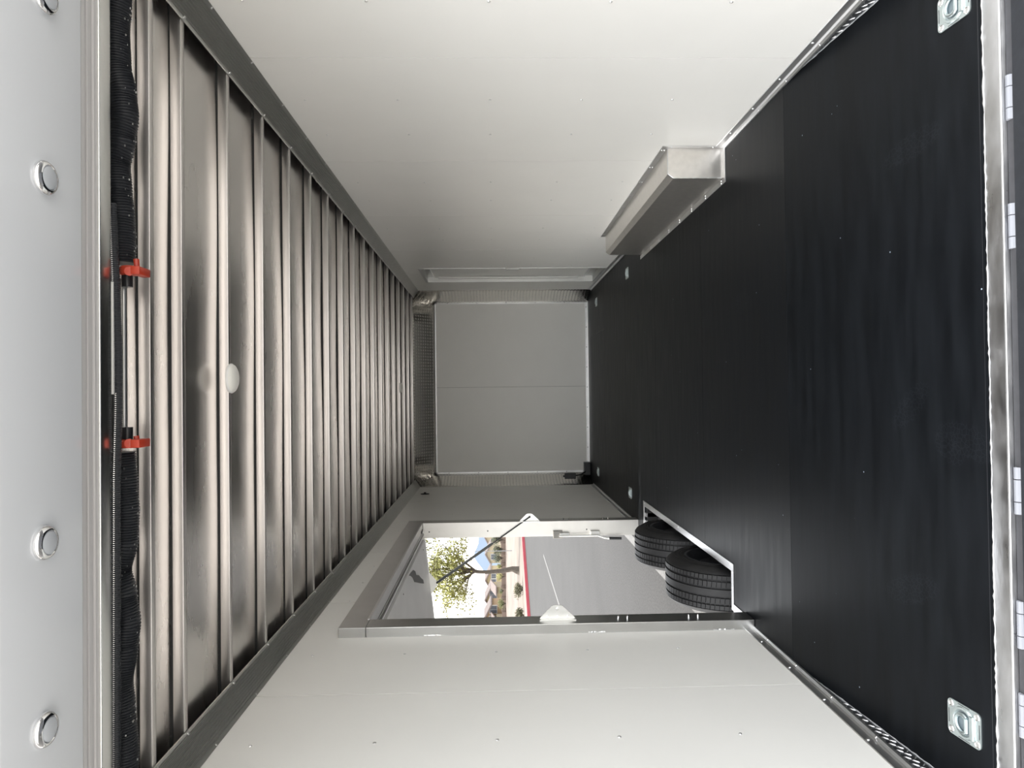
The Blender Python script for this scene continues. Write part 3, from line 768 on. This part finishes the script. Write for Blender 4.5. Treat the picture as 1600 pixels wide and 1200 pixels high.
link('weld_seam', bm, alu, D)
bm = B()
for z in (1.80, 1.30, .45): rivet(bm, (-.03, Y2 - .0005, z), (0, -1, 0), .006, .003)
link('jamb_screws', bm, steel_blk, D)
# latch rod on the front jamb
r = root('cam_latch', 'white rod door latch with black grip on the front jamb', 'latch', (-.07, 6.085, .5))
bm = B(); bevbox(bm, -.10, -.035, 6.075, 6.099, .66, .74, .004); link('mounting_plate', bm, trimw, r)
lw = mat('white_latch_paint', (.72, .72, .70), .35)
bm = B(); tube(bm, [(-.075, 6.06, .69), (-.075, 6.055, .36), (-.095, 6.05, .30), (-.10, 6.05, .26)], .008, 10); link('rod', bm, lw, r, smooth=True)
bm = B(); bevbox(bm, -.085, -.05, 6.06, 6.099, .60, .685, .006); link('bracket', bm, lw, r)
bm = B(); bevbox(bm, -.085, -.04, 6.07, 6.099, .34, .42, .005); link('bracket', bm, lw, r)
bm = B(); tube(bm, [(-.10, 6.05, .265), (-.103, 6.05, .16)], .012, 12); link('grip', bm, black_pl, r, smooth=True)
# strut brackets and gas struts
def tri_bracket(y, zc, nm):
    bm = B(); prism(bm, [(XI, zc - .085), (XI + .006, zc - .085), (XI + .062, zc - .025), (XI + .066, zc - .015), (XI + .066, zc + .018), (XI + .060, zc + .03), (XI + .006, zc + .085), (XI, zc + .085)], 1, y - .0015, y + .0015)
    box(bm, XI + .0002, XI + .004, y - .030, y, zc - .088, zc + .088)
    return link(nm, bm, zinc_l, D)
zinc_l = mat('pale_steel_plate', (.78, .78, .76), .35, .8)
b1 = tri_bracket(3.46, .94, 'strut_bracket'); b2 = tri_bracket(6.104, .94, 'strut_bracket')
bm = B()
for (yy, s_) in ((3.4585, -1), ):
    bolt(bm, (XI + .048, yy, .94), (0, -1, 0), .006, .012)
    for dz in (-.05, .0, .05): bolt(bm, (XI + .012, yy, .94 + dz), (0, -1, 0), .0045, .006)
link('bracket_bolts', bm, chrome, D)
def strut(a, b, label):
    a, b = Vector(a), Vector(b); r = root('gas_strut', label, 'gas strut', a); m_ = a.lerp(b, .40)
    bm = B(); tube(bm, [a, m_ + (b - a) * .02], .0048, 8); link('piston_rod', bm, steel_blk, r, smooth=True)
    bm = B(); tube(bm, [m_, m_ + (b - a).normalized() * .02, b - (b - a).normalized() * .03, b], [.009, .0115, .0115, .008], 12); link('cylinder', bm, strut_m, r, smooth=True)
    for e in (a, b): bm = B(); lathe(bm, [(.006, -.012), (.009, 0), (.006, .012), (0, .012)], e, (0, 1, 0), 10); link('ball_joint', bm, steel_blk, r, smooth=True)
strut((.085, 6.088, .94), (-.455, 6.072, 1.735), 'dark gas strut slanting across the far side of the door opening')
strut((.075, 3.53, .94), (-.449, 3.53, 1.730), 'dark gas strut behind the rear door jamb')
# the raised door itself: hinged at the header, drooping outwards
DR = root('escape_door', 'white side door panel held open above the left opening', 'door', (-.085, 4.8, 1.84))
ang = math.atan2(1.837 - 1.757, .748)
def dpt(l, y, h):   # l: distance from hinge, h: offset above the underside
    return Vector((-.088 - l * math.cos(ang) , y, 1.838 - l * math.sin(ang) + h))
def dbox(bm, l0, l1, y0, y1, h0, h1):
    vs = [bm.verts.new(dpt(l, y, h)) for l in (l0, l1) for y in (y0, y1) for h in (h0, h1)]
    for f in ((0, 1, 3, 2), (4, 6, 7, 5), (0, 4, 5, 1), (2, 3, 7, 6), (0, 2, 6, 4), (1, 5, 7, 3)): bm.faces.new([vs[i] for i in f])
door_under = mat('white_door_lining', (.80, .80, .79), .32, 0, .04, 4)
bm = B(); dbox(bm, .0, 1.85, 3.50, 6.10, 0, .035); link('door_leaf', bm, door_under, DR)
bm = B(); dbox(bm, 0.0, 1.86, 3.49, 3.499, -.004, .04); dbox(bm, 0.0, 1.86, 6.101, 6.108, -.004, .04); dbox(bm, 1.851, 1.86, 3.5, 6.1, -.004, .04); link('edge_trim', bm, alu, DR)
for yy in (6.085, 3.515):
    bm = B(); c = .375
    pts = [dpt(c - .10, yy, -.0), dpt(c - .015, yy, -.062), dpt(c + .02, yy, -.062), dpt(c + .10, yy, -.0)]
    A = [bm.verts.new(p_) for p_ in pts]; C = [bm.verts.new(p_ + Vector((0, .003, 0))) for p_ in pts]
    bm.faces.new(A); bm.faces.new(C[::-1])
    for i in range(4): bm.faces.new((A[i], C[i], C[(i + 1) % 4], A[(i + 1) % 4]))
    link('strut_plate', bm, zinc_l, DR)
bm = B()
jag = [(.015, 4.93), (.04, 5.02), (.075, 5.10), (.12, 5.16), (.17, 5.33), (.22, 5.50), (.27, 5.68), (.235, 5.66), (.19, 5.54), (.145, 5.45), (.105, 5.30), (.07, 5.27), (.035, 5.17), (.02, 5.03)]
vs = [bm.verts.new(dpt(l, y, -.002)) for l, y in jag]; vt = [bm.verts.new(dpt(l, y, -.0005)) for l, y in jag]
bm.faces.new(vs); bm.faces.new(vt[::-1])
for i in range(len(jag)): bm.faces.new((vs[i], vt[i], vt[(i + 1) % len(jag)], vs[(i + 1) % len(jag)]))
link('jagged_strip', bm, mat('grey_jagged_strip', (.16, .16, .16), .6), DR)  # thin dark grey jagged strip on the door underside
bm = B()
for (l, y) in ((.05, 5.9), (.05, 4.6), (.05, 3.8)): rivet(bm, dpt(l, y, -.0005), (0, 0, -1), .006, .003)
link('screws', bm, steel_blk, DR)

# ================================================================ side door (right, far)
r = root('door_2', '', '', (W, 7.75, 0), kind='structure')
bm = B(); 
def ring_yz(bm, y0, y1, z0, z1, t, xa, xb):
    box(bm, xa, xb, y0, y0 + t, z0, z1); box(bm, xa, xb, y1 - t, y1, z0, z1); box(bm, xa, xb, y0 + t, y1 - t, z1 - t, z1); box(bm, xa, xb, y0 + t, y1 - t, z0, z0 + t)
ring_yz(bm, 7.30, 8.20, .05, 2.0, .028, W - .004, W + .002); link('frame', bm, alu, r)
bm = B(); box(bm, W + .002, W + .075, 7.30, 7.325, .05, 2.0); box(bm, W + .002, W + .075, 8.175, 8.2, .05, 2.0); box(bm, W + .002, W + .075, 7.325, 8.175, 1.975, 2.0); box(bm, W + .002, W + .075, 7.325, 8.175, .05, .075); link('jamb', bm, cove_m, r)
bm = B(); box(bm, W + .05, W + .075, 7.328, 8.172, .19, 1.90); pn = link('door_leaf', bm, white_panel, r)
bm = B(); box(bm, W + .045, W + .07, 7.328, 8.172, .17, .188); link('leaf_edge', bm, alu, r)
bm = B(); box(bm, W + .06, W + .075, 7.328, 8.172, .076, .168); link('step_panel', bm, cove_m, r)
bm = B(); box(bm, W + .055, W + .07, 7.328, 8.172, 1.905, 1.97); link('head_panel', bm, alu_dark, r)
bm = B(); bevbox(bm, W + .030, W + .0495, 8.10, 8.165, .25, 1.85, .003); link('edge_channel', bm, cove_m, r)
lt = root('door_latch', 'white flush latch with black pull on the side door edge', 'latch', (W, 7.33, 1.03))
bm = B(); bevbox(bm, W - .022, W - .0045, 7.26, 7.325, .96, 1.09, .004); link('latch_plate', bm, lw, lt)
bm = B(); bevbox(bm, W + .005, W + .048, 7.34, 7.40, .93, 1.06, .006); link('latch_pull', bm, black_pl, lt)

# ================================================================ front wall
bm = B(); box(bm, -.06, W + .06, 9.215, 9.26, -.1, 2.30)
wf = struct('wall_front', bm, under_m)
for (xa, xb) in ((.12, 1.232), (1.234, 2.332)):
    bm = B(); box(bm, xa, xb, 9.2, 9.213, .03, 1.985); link('wall_panel', bm, white_panel, wf)
def uvplate(name, grid, m, par):
    """grid of points rows x cols, uv in metres"""
    bm = B(); uvl = bm.loops.layers.uv.new('uv'); V = [[bm.verts.new(p) for p in row] for row in grid]
    us = []
    U = [[0] * len(grid[0]) for _ in grid]; 
    for i in range(len(grid)):
        for j in range(len(grid[0])):
            u = sum((Vector(grid[i][k + 1]) - Vector(grid[i][k])).length for k in range(j)); v = sum((Vector(grid[k + 1][0]) - Vector(grid[k][0])).length for k in range(i))
            U[i][j] = (u, v)
    for i in range(len(grid) - 1):
        for j in range(len(grid[0]) - 1):
            f = bm.faces.new((V[i][j], V[i][j + 1], V[i + 1][j + 1], V[i + 1][j]))
            for lp, q in zip(f.loops, ((i, j), (i, j + 1), (i + 1, j + 1), (i + 1, j))): lp[uvl].uv = U[q[0]][q[1]]
    me = bpy.data.meshes.new(name)
    pl = par.location
    bm.to_mesh(me); bm.free(); me.materials.append(m)
    for p_ in me.polygons: p_.use_smooth = True
    o = bpy.data.objects.new(name, me); COL.objects.link(o); o.parent = par
    md = o.modifiers.new('thickness', 'SOLIDIFY'); md.thickness = .003; md.offset = 0
    return o
# side curves
for (x, s) in ((0, 1), (W, -1)):
    g_ = []
    for k in range(9):
        t_ = k / 8; X_ = x + s * (.118 * t_ - .016 * math.sin(PI * t_)); Y_ = 8.84 + .352 * t_
        g_.append([(X_, Y_, 0.0 + 2.2 * j / 4) for j in range(5)])
    uvplate('corner_plate', g_, dia, wf)
# top curve
g_ = []
for (Y_, Z_) in ((8.86, 2.256), (8.90, 2.250), (8.94, 2.222), (9.10, 2.075), (9.17, 2.010), (9.195, 1.985)):
    g_.append([(.0 + W * j / 6, Y_, Z_) for j in range(7)])
uvplate('top_plate', g_, dia, wf)
bm = B(); ring = [(.118, .140), (2.312, 2.334)]
for (xa, xb) in ring: box(bm, xa, xb, 9.193, 9.199, .03, 1.985)
box(bm, .118, 2.334, 9.193, 9.199, 1.968, 1.99); link('edge_moulding', bm, alu, wf)
bm = B(); box(bm, .02, W - .02, 9.185, 9.199, 0, .034); box(bm, .05, W - .05, 9.165, 9.199, .0, .004); link('floor_angle', bm, alu, wf)
bm = B()
for k in range(9): rivet(bm, (.18 + k * .26, 9.185, .02), (0, -1, 0), .006, .004)
for k in range(5):
    for xx in (.129, 2.323): rivet(bm, (xx, 9.193, .3 + .38 * k), (0, -1, 0), .006, .004)
o = link('rivets', bm, steel_blk, wf); o['kind'] = 'stuff'
# black boxes in the far left corner
r = root('junction_box', 'black wiring box on the floor in the far left corner', 'electrical box', (.18, 9.11, 0))
bm = B(); bevbox(bm, .09, .255, 9.06, 9.16, .005, .085, .006); link('enclosure', bm, black_pl, r)
bm = B(); bevbox(bm, .10, .245, 9.055, 9.0598, .015, .075, .002); link('cover_plate', bm, black_pl, r)
r = root('breaker_box', 'black switch box mounted on the patterned plate above the corner wiring box', 'electrical box', (.09, 8.95, .28))
bm = B(); bevbox(bm, .062, .135, 8.93, 8.985, .21, .35, .005); link('enclosure', bm, black_pl, r)
bm = B(); tube(bm, [(.10, 8.96, .21), (.11, 8.99, .14), (.14, 9.06, .07)], .008, 8); link('conduit', bm, black_pl, r, smooth=True)
bm = B(); tube(bm, [(.095, 8.955, .35), (.095, 8.955, .37)], .012, 10); link('cable_gland', bm, black_pl, r, smooth=True)

# ================================================================ rear header, canopy, spring gear
bm = B(); bevbox(bm, -.05, W + .05, 1.800, 1.853, 2.220, 2.32, .004, 3)
hd = struct('trim_8', bm, mat('header_aluminium', (.70, .70, .68), .25, 1, .06, 8, .03, 12, (.3, 1, 1)), smooth=True)
bm = B(); rg = []
prof = [(1.8, 2.226), (1.785, 2.226), (1.785, 2.232), (1.770, 2.232), (1.768, 2.225), (1.755, 2.225), (1.755, 2.236), (1.745, 2.236), (1.743, 2.224), (1.728, 2.224), (1.728, 2.30), (1.8, 2.30)]
prism(bm, prof, 0, -.05, W + .05)
link('door_seal_channel', bm, mat('pale_rubber_seal', (.56, .55, .55), .35), hd)
bm = B(); bevbox(bm, -.05, W + .05, 1.436, 1.727, 2.222, 2.30, .006, 3); cn = struct('canopy', bm, white_paint, smooth=True)
bm = B(); bevbox(bm, -.05, W + .05, 1.30, 1.4345, 2.232, 2.29, .01, 3); link('front_lip', bm, white_paint, cn)
for i, (py, lab) in enumerate(((-5, 'round chrome-ringed canopy light cut by the frame edge at the right end'), (278, 'second round chrome-ringed canopy light from the right wall side'), (848, 'round chrome-ringed canopy light, second from the left wall side'), (1140, 'round chrome-ringed canopy light at the left wall end'))):
    p = atz(67, py, 2.222)
    r = root('canopy_light', lab, 'light', p, 'round loading lights under the canopy')
    bm = B(); lathe(bm, [(.0375, 0), (.0385, -.003), (.0365, -.010), (.0315, -.0155), (.0275, -.0165), (.0255, -.014), (.025, 0)], p, (0, 0, 1), 40); link('bezel', bm, chrome, r, smooth=True)
    bm = B(); lathe(bm, [(.0255, -.012), (.0245, -.0165), (.018, -.0185), (0, -.019)], p, (0, 0, 1), 32); link('lens', bm, lens_m, r, smooth=True)
# torsion springs (fine ribbed black coils) with orange winding cones
def coil(name, label, kx, ys, ye, R=.034):
    """kx: list of (py, px) centre line; ribbed along its length"""
    YY = 1.945
    def cx(py):
        for (a, xa), (b, xb) in zip(kx, kx[1:]):
            if a <= py <= b:
                t = (py - a) / (b - a); t = t * t * (3 - 2 * t); return xa + (xb - xa) * t
        return kx[-1][1] if py > kx[-1][0] else kx[0][1]
    r = root(name, label, 'spring', at(cx(ys), (ys + ye) / 2, YY), 'ramp door springs')
    bm = B(); pts, rs = [], []; py = ys; k = 0
    pts0 = []
    while py <= ye:
        pts0.append(at(cx(py), py, YY)); py += 1.05
    for i, p_ in enumerate(pts0):
        ph = i % 4; pts.append(p_); rs.append(R * (1 + (.045, .0, -.075, .0)[ph]))
    tube(bm, pts, rs, 18); link('coil', bm, hose_m, r, smooth=True)
    bm = B()
    for _ in range(60):
        py = random.uniform(max(ys, 0), ye); c = at(cx(py), py, YY); a = random.uniform(-2.6, -.4)
        q = c + Vector((0, math.cos(a) * R * 1.04, math.sin(a) * R * 1.04)); s_ = random.uniform(.0006, .0014)
        box(bm, q.x - s_ * 2, q.x + s_ * 2, q.y - s_, q.y + s_, q.z - s_, q.z + s_)
    o = link('glint_specks', bm, rivet_m, r); o['kind'] = 'stuff'  # small bright specks modelled in place of glints on the coils
    return r
K1 = [(-60, 190), (0, 184), (50, 181), (100, 183), (150, 192), (182, 195), (220, 190), (260, 182), (300, 185), (340, 189), (412, 191)]
K2 = [(706, 190), (760, 194), (800, 196), (845, 194), (890, 184), (930, 192), (972, 198), (1010, 194), (1065, 186), (1110, 190), (1180, 195), (1260, 190)]
s1 = coil('torsion_spring', 'black ribbed spring under the header on the right wall side', K1, -60, 412)
s2 = coil('torsion_spring', 'black ribbed spring under the header on the left wall side', K2, 706, 1260)
for (py, sr_, sg) in ((423, s1, 1), (693, s2, -1)):
    YY = 1.93; c = at(203, py, YY)
    bm = B(); a = at(190, py, YY); b = at(224, py, YY)
    lathe(bm, [(.0, -.011), (.024, -.011), (.026, -.006), (.026, .007), (.022, .011), (0, .011)], at(203, py, 1.93), (1, 0, 0), 24)
    t_ = at(214, py, 1.90); bevbox(bm, t_.x - .011, t_.x + .011, t_.y - .012, t_.y + .05, t_.z - .012, t_.z + .012, .003)
    link('winding_cone', bm, orange, sr_, smooth=True)
    bm = B(); q = at(213, py - sg * 18 if sg == 1 else py - 12, 1.93); q2 = at(214, py - 4, 1.93); tube(bm, [q, q2], .0075, 8); link('cone_tab', bm, orange, sr_, smooth=True)
    bm = B(); e = at(199, py, 1.888); lathe(bm, [(.012, 0), (.012, .008), (0, .009)], e + Vector((0, .012, 0)), (0, -1, -.3), 12); link('set_screw', bm, orange, sr_)
    bm = B(); lathe(bm, [(0, -.02), (.014, -.02), (.014, .02), (0, .02)], at(199, py + (14 if sg == 1 else -14), 1.945), (1, 0, 0), 12); link('bearing', bm, black_pl, sr_, smooth=True)
# shaft between the springs and loom
r = root('spring_shaft', 'steel shaft joining the two ramp springs', 'shaft', at(191, 560, 1.965))
bm = B(); tube(bm, [at(193, 436, 1.975), at(194, 684, 1.975)], .009, 12); link('rod', bm, alu_dark, r, smooth=True)
bm = B(); pts, rs = [], []; py = 318; i = 0
while py <= 1240:
    x_ = 176 + 9 * min(1, max(0, (py - 318) / 230)) - 2.5 * min(1, max(0, (py - 640) / 100)); yy = 1.872
    pts.append(at(x_, py, yy)); rs.append(.0098 * (1 + (.09 if i % 2 else -.09))); py += 1.6; i += 1
tube(bm, pts, rs, 10)
tag(link('wire_loom', bm, hose_m, smooth=True), 'thin black ribbed wiring loom running along the header past both springs', 'cable')
bm = B(); a = at(174.5, 440, 1.86); b = at(175, 616, 1.86); box(bm, b.x, a.x, 1.858, 1.866, a.z - .004, a.z + .002)
link('white_strip', bm, lw, hd)
# posts of the rear frame
bm = B(); bevbox(bm, -.10, -.02, 1.79, 1.868, -.3, 2.30, .005); bevbox(bm, W + .02, W + .10, 1.79, 1.868, -.3, 2.30, .005); struct('rear_post', bm, alu)
